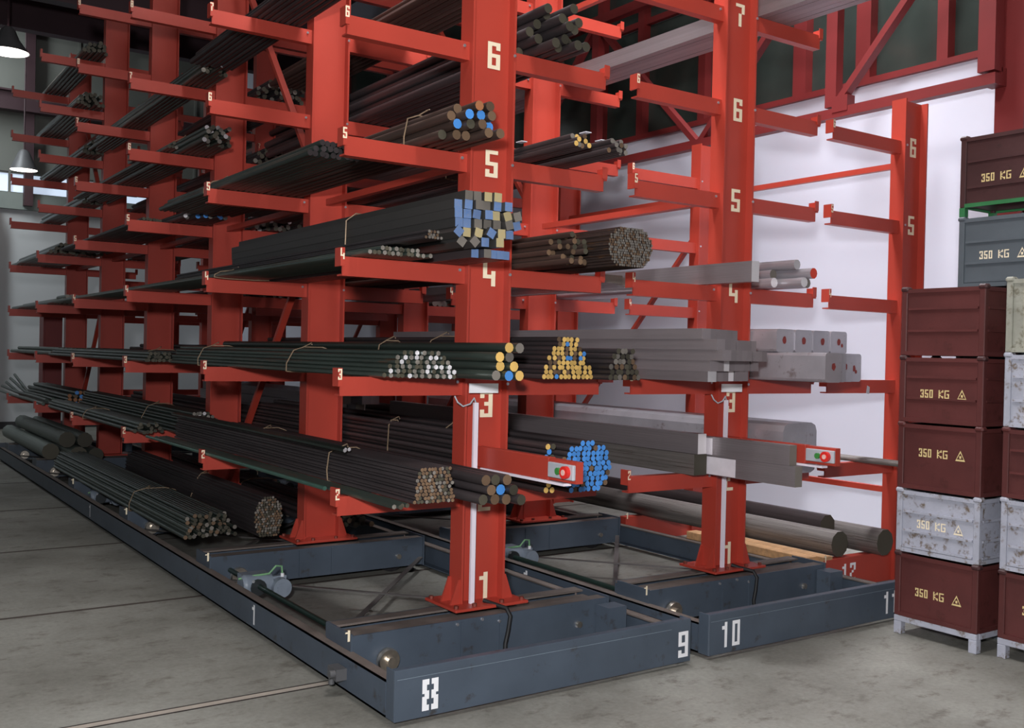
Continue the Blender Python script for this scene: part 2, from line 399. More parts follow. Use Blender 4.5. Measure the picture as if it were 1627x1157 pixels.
STRUT = MB().box(-.02, .02, 0, DY-.112, -.02, .02).mesh('strut', RED)
NUMZ = {1: .262, 2: .707, 3: 1.18, 4: 1.84, 5: 2.387, 6: 2.929, 7: 3.497, 8: 4.1}

def add_column(root, x, k, name_label=None, H=5.0, nums=None, sides=(1, 1), levels=range(2, 10), arm_l=ARM_L, Ll=AL, base_z=.28, mesh=COLM):
    c = part('column', mesh, root, (x, YK[k], base_z-.03))
    f = part('base_plate', FOOT, c, (0, 0, 0))
    if k < 4:
        for gy in (-.044, .044): part('gusset', GUSM, c, (0, gy, .014)); part('gusset', GUS2, c, (.2576, gy, .014))
        if k < 2:
            for bx in (-.065, .04, .2, .32):
                for by in (-.12, .12): part('bolt', HEX, c, (bx, by, .014))
    if nums:
        for l in nums: num(str(l), c, (.118+(.018 if l == 1 else 0), -.0085, NUMZ[l]-(base_z-.03)))
    for l in levels:
        z = Z[l]
        if sides[0]:
            a = part('arm', arm_l, root, (x, YK[k], z), scale=(-1, 1, 1))
            part('stop_plate', STOP, a, (Ll, 0, 0), scale=(-1, 1, 1))
            if k < 4:
                n = num(str(l), a, (Ll+.014, -.0345, -.014), w=.020, h=.05, name='level_number'); n.scale = (-1, 1, 1)
            if k < 2:
                part('bolt', BOLT, a, (.03, -.025, -.022))
        if sides[1]:
            a = part('arm', ARM_R, root, (x+.2576, YK[k], z))
            part('stop_plate', STOPW, a, (AR, 0, 0))
            if k < 2: part('bolt', BOLT, a, (-.012, -.06, -.03))
    return c

def brace(root, x, k, pts):
    for a, b in pts:
        part('brace', MB().beam((0, a[0], a[1]), (0, b[0], b[1]), .03, .045, upv=(1, 0, 0)).mesh('brace', RED), root, (x, 0, 0))

def beam_mesh():
    """cross beam: two channels back to back around a slot, with end plate"""
    t = MB(); x0, x1 = .055, 1.52
    t.box(x0, x1, .51, .518, .05, .235); t.box(x0, x1, .518, .585, .225, .235, 1); t.box(x0, x1, .518, .56, .05, .06)
    t.box(x0, x1, .782, .79, .05, .235); t.box(x0, x1, .71, .782, .225, .235, 1); t.box(x0, x1, .74, .782, .05, .06)
    t.box(x0, x1, .585, .71, .205, .212, 1)
    for x in (.62, .84): t.box(x, x+.012, .504, .51, .06, .225)
    return t.mesh('beam', [NAVY, NAVYD])
BEAM = beam_mesh()
ENDP = MB().box(0, .01, .5, .76, .045, .245).mesh('endplate', NAVY)
WHEEL = MB().tube([(0, 0, 0), (0, .012, 0), (0, .03, 0), (0, .04, 0)], [.05, .054, .054, .03], 24).tube([(0, -.02, 0), (0, 0, 0)], .02, 12).mesh('wheel', CHROME)

PIN = MB().tube([(0, .015, 0), (0, .034, 0)], .016, 14).mesh('pin', CHROME)
def mobile_rack(x0, label, left_no, right_no, short):
    R = thing('mobile_cantilever_rack', label, 'rack', (x0, 0, 0))
    NK = 6 if short else 7
    L_ = YK[NK-1]+.2
    # front fascia with folded sides
    f = MB(); f.box(0, 1.628, 0, .006, .02, .2264); f.box(0, .006, .006, .075, .02, .2264); f.box(1.622, 1.628, .006, .075, .02, .2264)
    f.box(.006, 1.622, .006, .04, .2204, .2264); f.box(.006, 1.622, .006, .03, .02, .026)
    fa = part('front_bumper', f.mesh('fascia', NAVY, bevel=.0015), R)
    if short: num('X', fa, (.125, -.0015, .045), w=.075, h=.128, m=WHITE, name='rack_number'); num('9', fa, (1.545, -.0015, .045), w=.065, h=.125, m=WHITE, name='rack_number')
    else: num('10', fa, (.088, -.0015, .05), w=.055, h=.128, m=WHITE, name='rack_number'); num('11', fa, (1.41, -.0015, .05), w=.055, h=.128, m=WHITE, name='rack_number')
    part('scratch_line', MB().box(.01, 1.5, -.0008, 0, .188, .1895).mesh('scratch', mat('pale_edge_tape', (126, 140, 150), .5)), fa)
    # side rails along the rack, left and right
    for side in (0, 1):
        xs = 0.0 if side == 0 else 1.572
        r = MB(); r.box(0, .006, .08, L_, .02, .17) if side == 0 else r.box(.05, .056, .08, L_, .02, .17)
        r.box(.0, .056, .08, L_, .162, .17, 1); r.box(.0, .056, .08, L_, .02, .028)
        rr = part('side_rail', r.mesh('rail', [NAVY, NAVYD]), R, (xs, 0, 0))
        if side == 0:
            num('1', rr, (-.0015, 1.60, .045), w=.06, h=.105, m=WHITE, uax=(0, -1, 0), name='rail_number')
            num('1', rr, (-.0015, 5.5, .045), w=.06, h=.105, m=WHITE, uax=(0, -1, 0), name='rail_number')
            b = part('sensor_bracket', MB().box(-.05, 0, .44, .53, .07, .12).tube([(-.05, .46, .10), (-.075, .46, .10)], .018, 8).tube([(-.04, .51, .07), (-.04, .51, .04)], .014, 8).mesh('br', mat('dull_grey_metal', (96, 96, 98), .5, .3)), rr)
    # rear end plate
    part('rear_bumper', MB().box(0, 1.628, L_, L_+.006, .02, .2264).mesh('rb', NAVY), R)
    for k in range(NK):
        b = part('cross_beam', BEAM, R, (0, DY*k, 0))
        part('end_plate', ENDP, b, (.045, 0, 0)); part('end_plate', ENDP, b, (1.515, 0, 0))
        num('1', b, (.02, .505, .215), w=.034, h=.05, m=CREAM, name='level_number') if k < 4 else None
        for wx in (.228, 1.33):
            if wx < 1: part('wheel', WHEEL, b, (wx, .476, .108))
            else: part('axle_pin', PIN, b, (wx, .478, .12))
            part('wheel_tread', MB().tube([(0, .6, 0), (0, .68, 0)], .095, 20).mesh('tread', mat('dark_wheel_iron', (50, 48, 50), .5, .5)) if 'tread' not in bpy.data.meshes else bpy.data.meshes['tread'], b, (wx, 0, .096))
        c = add_column(R, .712, k, nums=(1, 2, 3, 4, 5, 6, 7) if k == 0 else None)
    # struts and diagonals between columns
    for k in range(5 if short else 6):
        y = YK[k]
        part('strut', STRUT, R, (.84, y+.056, 2.47), scale=(1, 1, 1))
        if k % 3 == 1:
            brace(R, .84, k, [((y+.06, 2.55), (y+DY-.06, 4.72)), ((y+.06, 2.42), (y+DY-.06, .32))])
        if k in (0, 1, 4):
            for z in (4.02, .5)[:1]: part('strut', STRUT, R, (.84, y+.056, z))
    # flat X bracing near the floor between the cross beams
    FB = mat('dusty_flat_bar', (92, 88, 86), .6, .2)
    for k in range(NK-1):
        y = DY*k
        part('floor_brace', MB().beam((.06, y+.80, .10), (1.50, y+2.46, .10), .03, .006).mesh('fb', FB), R)
        part('floor_brace', MB().beam((1.50, y+.80, .108), (.06, y+2.46, .108), .03, .006).mesh('fb', FB), R)
    # drive shaft and gear motors
    part('drive_shaft', MB().tube([(.17, .76, .15), (.17, 2.45, .15)], .015, 10).mesh('shaft', SHAFT), R)
    for (my, ki) in ((2.02, 0), (5.9, 2)):
        g = MB()
        g.tube([(.085, 0, .15), (.10, 0, .15), (.11, 0, .15), (.26, 0, .15)], [.05, .062, .062, .055], 20)
        g.box(.10, .26, .0, .10, .10, .205)
        mo = part('gear_motor', g.mesh('motor', MOTOR, ), R, (0, my, 0))
        fn = MB().tube([(.30, -.09, .13), (.30, .02, .13)], .055, 20).box(.25, .345, -.03, .0, .085, .19)
        fn.tube([(.30, -.094, .13), (.30, -.09, .13)], .032, 20)
        part('motor_end_bell', fn.mesh('bell', MOTOR), mo)
        part('motor_flange', MB().tube([(.165, -.075, .145), (.165, -.05, .145)], .045, 16).mesh('flange', mat('dark_gear_steel', (60, 64, 66), .4, .5)), mo)
        cb = [(.07, 0, .19), (.16, -.02, .205), (.24, -.03, .21), (.28, -.03, .25), (.315, -.03, .245), (.32, -.03, .195)]
        part('motor_cable', MB().tube(cb, .006, 6).mesh('cable', GREENW), mo)
        part('cable_gland', MB().tube([(.32, -.03, .185), (.32, -.03, .205)], .011, 8).mesh('gland', WHITE), mo)
        for q in ((.13, -.07, .185), (.12, -.07, .105), (.09, -.05, .12)):
            part('bolt', MB().tube([(q[0], q[1]-.01, q[2]), q], .009, 6).mesh('b', ZINC), mo)
    # hanging cable on the front of the first cross beam
    pts = [(.83, .64, .275), (.86, .6, .262), (.885, .515, .255), (.895, .495, .22), (.88, .49, .15), (.865, .49, .09), (.85, .47, .05)]
    part('black_cable', MB().tube(pts, .011, 8).mesh('cable', BLACK), R)
    # white light strip, sign and cable on the first column
    part('light_strip', MB().box(.757, .782, .648, .662, .262, 1.257).mesh('strip', STRIP), R, label='white vertical safety strip on the first column')
    part('sign_plate', MB().box(.728, .898, .65, .656, 1.305, 1.352).mesh('sign', WHITE), R, label='blank white plate on the first column')
    pts = [(.65, .66, 1.29), (.66, .648, 1.26), (.69, .645, 1.24), (.73, .645, 1.252), (.755, .648, 1.28), (.768, .652, 1.255)]
    part('strip_cable', MB().tube(pts, .004, 6).mesh('cable', mat('grey_thin_cable', (178, 184, 190), .5)), R)
    # control arm reaching into the aisle with push buttons
    ca = part('control_arm', MB().box(.812, .852, .10, .715, .935, 1.038).mesh('carm', RED, bevel=.002), R)
    part('edge_strip', MB().box(.806, .85, -.02, .66, .922, .934).mesh('es', STRIP), ca, label='white strip along the lower edge')
    part('arm_end', MB().box(.812, .852, -.10, .10, .940, 1.035).mesh('ae', RED), ca)
    bx = part('button_box', MB().box(.795, .812, -.10, .085, .955, 1.022).mesh('bbx', mat('pale_grey_plastic', (176, 178, 184), .4, .0), bevel=.003), ca)
    part('green_button', MB().tube([(.782, .0, .988), (.796, .0, .988)], .016, 12).mesh('gb', mat('green_button', (60, 130, 62), .4)), ca)
    part('red_button', MB().tube([(.775, -.055, .988), (.796, -.055, .988)], .028, 16).mesh('rbt', mat('red_button', (214, 44, 36), .35)), ca)
    part('button_cap', MB().tube([(.772, -.055, .988), (.776, -.055, .988)], .013, 12).mesh('rbc', mat('pale_button_cap', (226, 180, 170), .4)), ca)
    # bolts on the front beam, small nuts
    for x, z in ((.60, .215), (.84, .2), (1.32, .11), (.74, .222)):
        part('bolt', BOLT, R, (x, .51, z))
    # guide box at the right front corner
    part('guide_bracket', MB().box(1.44, 1.56, .40, .50, .05, .21).mesh('gbx', NAVY), R)
    return R

RA = mobile_rack(0.0, 'nearest red cantilever rack on dark mobile base numbered 8 and 9', '8', '9', True)
DX = 1.756
RB = mobile_rack(DX, 'middle red cantilever rack on dark mobile base numbered 10', '10', '11', False)

# fixed rack 12 along the wall
RC = thing('fixed_cantilever_rack', 'shorter single sided red cantilever rack numbered 12 against the white wall', 'rack', (0, 0, 0))
CX = 4.221
for k in range(7):
    c = part('column', COLC, RC, (CX, YK[k], .0), scale=(1, 1, 3.32/3.14))
    if k == 0:
        for l in (2, 3, 4, 5, 6): num(str(l), c, (.125, -.0085, (NUMZ[l]+.01)*3.14/3.32), w=.07, h=.125)
    t = MB(); t.box(3.5, CX, -.03, -.018, 0, .2); t.box(3.5, CX, -.018, .04, .19, .2); t.box(3.5, CX, -.018, .04, 0, .01); t.box(3.5, 3.512, -.018, .04, .01, .19)
    b = part('base_arm', t.mesh('base', RED), RC, (0, YK[k], 0))
    if k == 0: num('12', b, (3.69, -.0315, .045), w=.06, h=.115, m=WHITE, name='rack_number')
    if k < 3: num('1', b, (3.497, -.0345, .185), w=.034, h=.05, name='level_number')
    for l in range(2, 7):
        a = part('arm', ARM_C, RC, (CX, YK[k], Z[l]), scale=(-1, 1, 1))
        part('stop_plate', STOP, a, (.725, 0, 0), scale=(-1, 1, 1))
        if k < 3:
            n = num(str(l), a, (.739, -.0345, -.014), w=.020, h=.05, name='level_number'); n.scale = (-1, 1, 1)
        if k < 2: part('bolt', BOLT, a, (-.02, -.056, -.03))
for k in range(6):
    for z in (2.89, .60): part('strut', STRUT, RC, (4.35, YK[k]+.056, z))
    if k == 1: part('strut', STRUT, RC, (4.35, YK[k]+.056, 2.83))
brace(RC, 4.35, 1, [((YK[1]+.06, 2.62), (YK[2]-.06, .72))])
brace(RC, 4.35, 4, [((YK[4]+.06, 2.62), (YK[5]-.06, .72))])

# ------------------------------------------------------------------ bars and bundles
BC = {}
LW = ('', 'first', 'second', 'third', 'fourth', 'fifth', 'sixth', 'seventh', 'eighth', 'ninth')
def bar_mesh(sect, side, end):
    key = (sect, side.name, end.name)
    if key in BC: return BC[key]
    t = MB()
    if sect == 'r': t.tube([(0, 0, 0), (0, 1, 0)], 1.0, 10, 0, True, 1)
    elif sect == 'h': t.tube([(0, 0, 0), (0, 1, 0)], 1.0, 6, 0, True, 1)
    elif sect == 'o': t.tube([(0, 0, 0), (0, 1, 0)], 1.0, 8, 0, True, 1, rot=math.pi/8)
    elif sect == 's':
        t.add([(-1, 0, -1), (1, 0, -1), (1, 1, -1), (-1, 1, -1), (-1, 0, 1), (1, 0, 1), (1, 1, 1), (-1, 1, 1)],
              [(0, 3, 2, 1), (4, 5, 6, 7), (1, 2, 6, 5), (3, 0, 4, 7)], 0)
        t.add([(-1, 0, -1), (1, 0, -1), (1, 0, 1), (-1, 0, 1)], [(0, 1, 2, 3)], 1)
        t.add([(-1, 1, -1), (-1, 1, 1), (1, 1, 1), (1, 1, -1)], [(0, 1, 2, 3)], 1)
    BC[key] = t.mesh('bar', [side, end]); return BC[key]

def layout(w, h, r, heap=.5, sq=False, jit=.12):
    """positions (x,z) of bars of radius r resting in rows in a region w x h"""
    out = []; row = 0; z = r; step = r*(1.76 if not sq else 2.02)
    while z+r <= h+r*.6:
        f = z/h
        if heap == 'c':
            g = 2*(z-.0)/h-1; inset = w*.5*(1-math.sqrt(max(0, 1-abs(g)**2.6)))*(.6 if g < 0 else 1)
        else: inset = heap*w*.5*f**1.5
        x = r+inset+(r if row % 2 and not sq else 0)
        while x <= w-r-inset+1e-6:
            out.append((x+random.uniform(-jit, jit)*r, z+random.uniform(0, jit)*r*.5)); x += 2.06*r
        z += step; row += 1
    return out

def bundle(label, x0, x1, l, h, r, y0, y1, side, ends, dz=0., sect='r', heap=.5, jy=.05, group='steel bar bundles on the rack arms',
           ties=(.35,), single=True, sag=0., name='steel_bar_bundle', spread=0., step=0):
    """one tied bundle: bars are parts, fine bars are joined into one part"""
    zb = (Z[l] if l else .2)+dz
    T = thing(name, label, 'steel bars', ((x0+x1)/2, y0, zb), group)
    pos = layout(x1-x0, h, r, heap, sq=(sect == 's'))
    w = x1-x0
    joined = {}
    for i, (px, pz) in enumerate(pos):
        e = random.choice(ends); ya = random.uniform(-jy, jy); yb = (y1-y0)+random.uniform(-jy, jy)
        if step: ya += step*(px/w-.5)
        X = px-w/2
        if single and r >= .0125:
            o = part('bar', bar_mesh(sect, side, e), T, (X, ya, pz), scale=(r*.98, yb-ya, r*.98))
            if sect == 's': o.rotation_euler = (0, random.uniform(-.02, .02), 0)
        else:
            mb = joined.setdefault(e.name, (MB(), e))[0]
            if sect == 's': mb.box(X-r, X+r, ya, yb, pz-r, pz+r)
            else:
                n = 6; base = len(mb.v)
                vs = [(X+r*math.cos(2*math.pi*k/n+.5), yy, pz+r*math.sin(2*math.pi*k/n+.5)) for yy in (ya, yb) for k in range(n)]
                mb.add(vs, [(k, (k+1) % n, n+(k+1) % n, n+k) for k in range(n)], 0, False)
                mb.add(vs[:n], [tuple(range(n))], 1); mb.add(vs[n:], [tuple(range(n))], 1)
    if joined:
        J = MB(); mats = [side]
        for nm, (mb, e) in joined.items():
            mats.append(e); off = len(J.v); J.v += mb.v
            for f_, m_, s_ in zip(mb.f, mb.m, mb.sm):
                J.f.append(tuple(i+off for i in f_)); J.m.append(0 if m_ == 0 else len(mats)-1); J.sm.append(s_)
        part('thin_bars', J.mesh('thin_bars', mats), T, kind='stuff')
    top = max(p[1] for p in pos)+r
    for tf in ties:
        yt = (y1-y0)*tf if tf < 1 else tf
        hw = w/2+.004; tw = w/2*(1-(.5 if heap == 'c' else heap*.5))+.004
        loop = [(-hw, 0, .0), (-hw, 0, top*.35), (-tw, 0, top*.9), (-tw*.5, 0, top+.006), (tw*.5, 0, top+.006), (tw, 0, top*.9), (hw, 0, top*.35), (hw, 0, .0), (hw*.5, 0, -.004), (-hw*.5, 0, -.004), (-hw, 0, 0)]
        tm = MB().tube([(p[0], yt+random.uniform(-.008, .008), p[2]) for p in loop], .0035, 5)
        tm.tube([(-tw*.5, yt, top+.006), (-tw*.5+.03, yt-.04, top+.03), (-tw*.5+.01, yt-.09, top+.02)], .003, 5)
        part('wire_tie', tm.mesh('tie', WIRE), T)
    return T
def single_bar(name, label, sect, cx, cz, rx, rz, y0, y1, side, end, group=None, cat='steel bar'):
    o = part(name, bar_mesh(sect, side, end), None, (cx, y0, cz), scale=(rx, y1-y0, rz), label=label); o['category'] = cat
    if group: o['group'] = group
    return o
Wt, Ye, Bl, Br, Ru, Gr, Du = E_WHITE, E_YEL, E_BLUE, E_BROWN, E_RUST, E_GREY, E_DULL

# ---- rack 8 side (left side of the nearest rack), first bay set
g8 = 'bar bundles on side 8'
bundle('bundle of fine brown rusty bars on level 2 left of first column', .25, .465, 2, .165, .009, .33, 3.95, DARKST, [Br, Br, Gr, Du, Br], group=g8, ties=(.25,), jy=.008, heap=.2)
bundle('thick dull round bars, two ends blue, hiding the first column number 2', .49, .70, 2, .155, .0245, .16, 3.6, DARKST, [Du, Br, Du, Br, Du, Du, Bl], group=g8, heap=.15, jy=.03, ties=(.8,), step=-.12)
bundle('low flat bundle of thin greenish bars by the level 2 arm tip', .10, .21, 2, .03, .011, .24, 3.9, OILST, [Gr, Du, Br], group=g8, heap=.1, ties=(), jy=.02)
bundle('short pale-ended bars lying on top of the level 2 fine bars', .20, .29, 2, .03, .010, .97, 3.9, OILST, [Wt, Wt, Gr], dz=.172, group=g8, ties=())
bundle('many thin bars with white sawn ends on level 3 of side 8', .19, .49, 3, .125, .0118, .45, 3.9, OILST, [Wt, Gr, Gr, Du, Wt, Du], group=g8, heap=.5, jy=.016, ties=(.35, .8), single=False, step=-.2)
bundle('thick round bars with yellow ends crossing first column above the 3', .535, .705, 3, .17, .0235, .14, 3.9, OILST, [Ye, Ye, Gr, Ye, Bl], group=g8, heap=.35, jy=.03, ties=(.3,), step=-.08)
bundle('thin green bars under the square bars on level 4 of side 8', .08, .42, 4, .042, .011, .5, 7.4, OILST, [Gr, Du], group=g8, ties=(.3,), jy=.02)
bundle('small round bundle of pale ends below the blue-ended square bars', .19, .28, 4, .045, .007, .18, 3.8, DARKST, [Gr, Br], dz=.05, group=g8, ties=(), jy=.01)
bundle('dark thick rusty round bars with blue ends above the number 5', .42, .69, 5, .17, .0235, .38, 3.95, BROWNST, [Ru, Br, Du, Du, Br, Bl], group=g8, heap=.35, jy=.05, ties=(.12,), step=-.2)
bundle('greenish oiled bars near the tip on level 5 of side 8', .10, .42, 5, .10, .016, 1.25, 3.95, OILST, [DARKST], group=g8, ties=(.6,), jy=.02, heap=.7)
bundle('dark bars on level 7 of side 8 cut by the top edge', .30, .68, 7, .12, .018, .95, 3.95, DARKST, [Du, Br], group=g8, ties=(), jy=.02)

# blue and yellow ended square bars, loosely stacked; every bar its own part
T = thing('square_bar_bundle', 'big stack of square bars with blue and yellow ends on level 4', 'steel bars', (.352, 0, Z[4]+.045), g8)
sq = .0200
rowsp = [(0, [0.6, 1.8, 3.0, 4.4]), (1, [0, 1.1, 2.3, 3.5, 4.6, 5.7]), (2, [0.1, 1.1, 2.2, 3.3, 4.3, 5.4, 6.4]), (3, [0, 1, 2, 3.2, 4.2, 5.3, 6.3]), (4, [0, 1, 2.1, 3.1, 4.2, 5.2]), (5, [1, 2, 3.2, 4.2])]
E_MIX = mat('blue_and_yellow_painted_end', (46, 108, 176), .5, 0, .15, 14, rust=(176, 158, 98), rust_amt=.42, island=.1)
E_MIY = mat('yellow_and_blue_painted_end', (180, 160, 98), .5, 0, .1, 14, rust=(52, 112, 176), rust_amt=.36, island=.1)
sides_e = [E_MIX, E_MIX, E_MIY, E_MIX, E_MIY, E_GREY]
tilt = {(0, 0): .6, (0, 1): .75, (1, 0): .65, (1, 2): .2, (1, 3): .5, (2, 5): -.3, (3, 5): -.35, (3, 6): -.3, (2, 6): -.3, (3, 2): .12}
SQS = mat('dark_square_steel', (62, 60, 58), .5, .3, .15, 2, stretch=(8, .5, 8), island=.12)
for (rw, cols_) in rowsp:
    for ci, cc in enumerate(cols_):
        t_ = tilt.get((rw, ci), random.uniform(-.04, .04))
        o = part('bar', bar_mesh('s', SQS, random.choice(sides_e)), T, (.05+cc*2.1*sq, .26+random.uniform(-.015, .015)-.012*cc, sq+rw*2.02*sq), scale=(sq, 2.9, sq))
        o.rotation_euler = (0, t_, 0)
part('wire_tie', MB().tube([(.02, 1.35, -.01), (.025, 1.35, .21), (.08, 1.35, .252), (.27, 1.35, .252), (.32, 1.35, .2), (.32, 1.35, 0), (.27, 1.35, -.01), (.02, 1.35, -.01)], .004, 6).mesh('tie', WIRE), T)
bundle('row of square bars with blue ends directly on the level 4 arm', .50, .70, 4, .041, .0195, .28, 3.2, DARKST, [E_MIX, E_MIX, Gr, E_MIX], group=g8, sect='s', heap=0, ties=(), jy=.03)

# second and third bay sets further along side 8
bundle('long bundle of green-black bars on the base by the left rail', .07, .45, 1, .16, .0145, 3.12, 7.6, OILST, [Br, Du, Du, Gr], dz=-.044, group=g8, jy=.08, ties=(.3,), heap=.4)
bundle('tight round bundle of fine bars on the base behind second column', .50, .705, 1, .27, .009, 2.95, 6.4, DARKST, [Du, Gr, Br], dz=-.044, group=g8, jy=.008, heap='c', ties=(.4,))
bundle('white-ended bars on level 2 ending before the third column', .36, .68, 2, .19, .014, 4.15, 7.9, OILST, [Wt, Du, Gr, Gr, Du], group=g8, jy=.03, ties=(.3,), heap=.6)
bundle('dark green bars near the level 2 tips, third to fifth column', .08, .33, 2, .10, .015, 4.4, 8.0, OILST, [Du], group=g8, jy=.1, ties=(.5,))
bundle('thin bars with pale ends on level 3 beside the third column', .36, .68, 3, .10, .012, 4.1, 7.9, OILST, [Wt, Du, Gr], group=g8, jy=.08, ties=(.3,))
bundle('flat layer of dark bars on level 3 by the third arm tip', .08, .34, 3, .07, .014, 4.2, 8.0, OILST, [Du], group=g8, ties=())
bundle('round bars with blue and yellow ends on level 5 by third column', .44, .68, 5, .085, .019, 4.1, 7.9, DARKST, [Ye, Bl, Ye, Bl, Gr], group=g8, jy=.10, ties=(), heap=.2)
bundle('dark oiled layer on level 5 between third and fourth arm tips', .16, .42, 5, .06, .014, 4.8, 7.9, DARKST, [Du], group=g8, ties=(), jy=.05)
bundle('two bright-ended round bars left of the level 5 yellow ends', .36, .43, 5, .07, .016, 4.25, 7.9, DARKST, [Wt, Gr], group=g8, ties=(), heap=.2)
bundle('grey-ended round bars on level 6 beside the third column', .42, .69, 6, .18, .018, 4.05, 7.9, OILST, [Gr, Gr, Du, Du, Wt], group=g8, jy=.14, ties=(.2,), heap=.7)
bundle('bright-ended round bars on level 7 beside the third column', .44, .69, 7, .18, .018, 4.0, 7.9, OILST, [Wt, Du, Du, Gr], group=g8, jy=.16, ties=(), heap=.8)
bundle('tiny bundle with one bright end at level 6 of third column', .28, .38, 6, .05, .014, 4.4, 7.9, OILST, [Gr, Du], group=g8, ties=(), heap=.6)
far_lab = {2: 'far bundle with blue and rusty ends on level 2', 3: 'far grey-green bars on level 3 of the fifth column',
           4: 'far dark layer of bars on level 4 of the fifth column', 5: 'far wide mound of dark bars on level 5 of the fifth column',
           6: 'far narrow dark bundle on level 6 of the fifth column', 7: 'far dark bundle on seventh level arms of the fifth column',
           8: 'far dark bundle on eighth level arms of the fifth column', 9: 'topmost far dark bundle, ninth level of the fifth column'}
hh = {2: .16, 3: .10, 4: .07, 5: .14, 6: .15, 7: .15, 8: .16, 9: .12}
xl = {2: .3, 3: .1, 4: .12, 5: .12, 6: .42, 7: .42, 8: .36, 9: .40}
for l in range(2, 10):
    bundle(far_lab[l], xl[l], .69, l, hh[l], .022, 8.15+.07*(l % 3), 10.9, PALEST if l in (3,) else OILST, [Bl, Ru, Br] if l == 2 else [Du], group=g8, ties=(), jy=.1, heap=.6)
bundle('pale grey flat block of tubes on level 4 at the far end', .14, .40, 4, .07, .022, 7.6, 8.1, PALEST, [Gr], group=g8, ties=(), jy=.02, heap=.1)
T = thing('pipe_bundle', 'cluster of thick grey-green pipes lying on the base far left', 'pipes', (.1, 7.9, .236))
for i, (a, b, r) in enumerate(((.09, .09, .09), (.28, .09, .09), (.46, .08, .08), (.18, .25, .085), (.36, .24, .08))):
    part('pipe', bar_mesh('r', PALEST, Du), T, (a, random.uniform(-.1, .1)+(.5 if i == 0 else 0), b), scale=(r, 2.9, r))
for i in range(5):
    pts = [(.1+.05*i, 8.3+.1*i, Z[2]+.02+.035*(i % 2)), (.12+.05*i, 9.4, Z[2]+.02+.035*(i % 2)), (.10+.05*i, 10.4, Z[2]+.02+.035*(i % 2)), (.05+.05*i, 11.3, Z[2]+.05+.05*i)]
    solo('loose_rod', MB().tube(pts, .018, 8).mesh('rod', OILST), '%s of the dark flexible rods bending up over the farthest level 2 arm' % ('first', 'second', 'third', 'fourth', 'fifth')[i], 'steel rod', group='loose rods over the farthest level 2 arm')
solo('red_locker', MB().box(0, .24, 0, .3, 0, 1.95).box(.02, .22, -.02, 0, .1, 1.85).mesh('panel', REDW), 'dark red upright locker standing behind the far end of the rack', 'locker', (.61, 11.4, 0))
solo('long_green_rod', MB().tube([(.085, .9, Z[2]+.012), (.08, 2.2, Z[2]+.012), (.07, 4.0, Z[2]+.012)], .011, 8).mesh('rod', mat('green_rod_paint', (70, 104, 92), .35, .3)), 'single thin green rod along the tips of the level 2 arms', 'steel rod')

# ---- side 9 (right side of the nearest rack)
g9 = 'bar bundles on side 9'
bundle('round bars with bright blue ends on level 2 right of first column', 1.06, 1.385, 2, .245, .0142, .33, 4.4, DARKST, [Bl]*9+[Br], group=g9, heap='c', jy=.007, ties=(.3,))
bundle('dark bars with yellow ends on level 2 behind the push button arm', .985, 1.06, 2, .24, .0150, .37, 4.4, DARKST, [Ye, Br, Du, Bl, Ye], group=g9, heap=.05, jy=.01, ties=(.4,))
bundle('heap of round bars with yellow and blue ends on level 3, side 9', 1.02, 1.355, 3, .225, .0132, .46, 4.4, DARKST, [Ye, Ye, Ye, Ye, Bl, Br], group=g9, heap=.7, jy=.009, ties=(.3,))
bundle('dark round bars with dull ends at the right tip of level 3', 1.345, 1.575, 3, .175, .0150, .34, 3.8, DARKST, [Du, Gr, Du, Br], group=g9, heap=.35, jy=.012, ties=(.3,))
bundle('very dense bundle of fine grey bars on level 4 of side 9', 1.15, 1.43, 4, .195, .0066, .12, 4.2, BROWNST, [Gr, Gr, Br], group=g9, heap='c', jy=.004, ties=(.3,))
bundle('bars with rusty ends on level 4 between first column and fine grey bundle', .98, 1.15, 4, .17, .0145, .30, 4.0, BROWNST, [Br, Br, Du, Br], group=g9, heap=.1, jy=.10, ties=())
bundle('small dark bundle on level 5 next to the first column with white strap', .985, 1.12, 5, .075, .0130, .22, 4.0, DARKST, [Gr, Ye, Br], group=g9, heap=.4, jy=.03, ties=(.3,))
bundle('small dark bundle on level 5 nearer the right arm tip', 1.20, 1.34, 5, .075, .0130, .20, 4.0, DARKST, [Gr, Gr, Br], group=g9, heap=.4, jy=.03, ties=(.3,))
for i, (x, y) in enumerate(((.985, .62), (1.27, .34), (1.10, .25))):
    solo('paper_tag', MB().box(0, .035, 0, .05, 0, .004).mesh('tag', PAPER), ('white paper strap on the small level 5 bundle by the column', 'white paper tag on the small bundle near the level 5 tip', 'white paper tag hanging between the two small level 5 bundles')[i], 'paper tag', (x, y, Z[5]+.09))
bundle('thick dark round bars on level 6 of side 9', 1.02, 1.36, 6, .24, .026, .62, 4.2, DARKST, [Du], group=g9, heap=.3, jy=.16, ties=())
bundle('dark bars on level 7 of side 9 at the top edge', 1.0, 1.45, 7, .14, .022, .9, 4.2, BROWNST, [Du], group=g9, ties=())
for l, h in ((2, .16), (3, .14), (4, .12), (5, .15), (6, .16), (7, .16)):
    bundle('%s bars on %s level of side 9 beyond the third column' % ('white-ended' if l in (2, 5) else 'dull', LW[l]), 1.02, 1.50, l, h, .020, 4.6, 8.6, DARKST, [Wt, Du, Gr] if l in (2, 5) else [Du, Du, Gr], group=g9, ties=(), jy=.12)
bundle('dark bars on base of side 9 between second and third columns', 1.02, 1.40, 1, .14, .02, 3.0, 7.4, DARKST, [Du, Br], dz=-.04, group=g9, ties=(.4,))

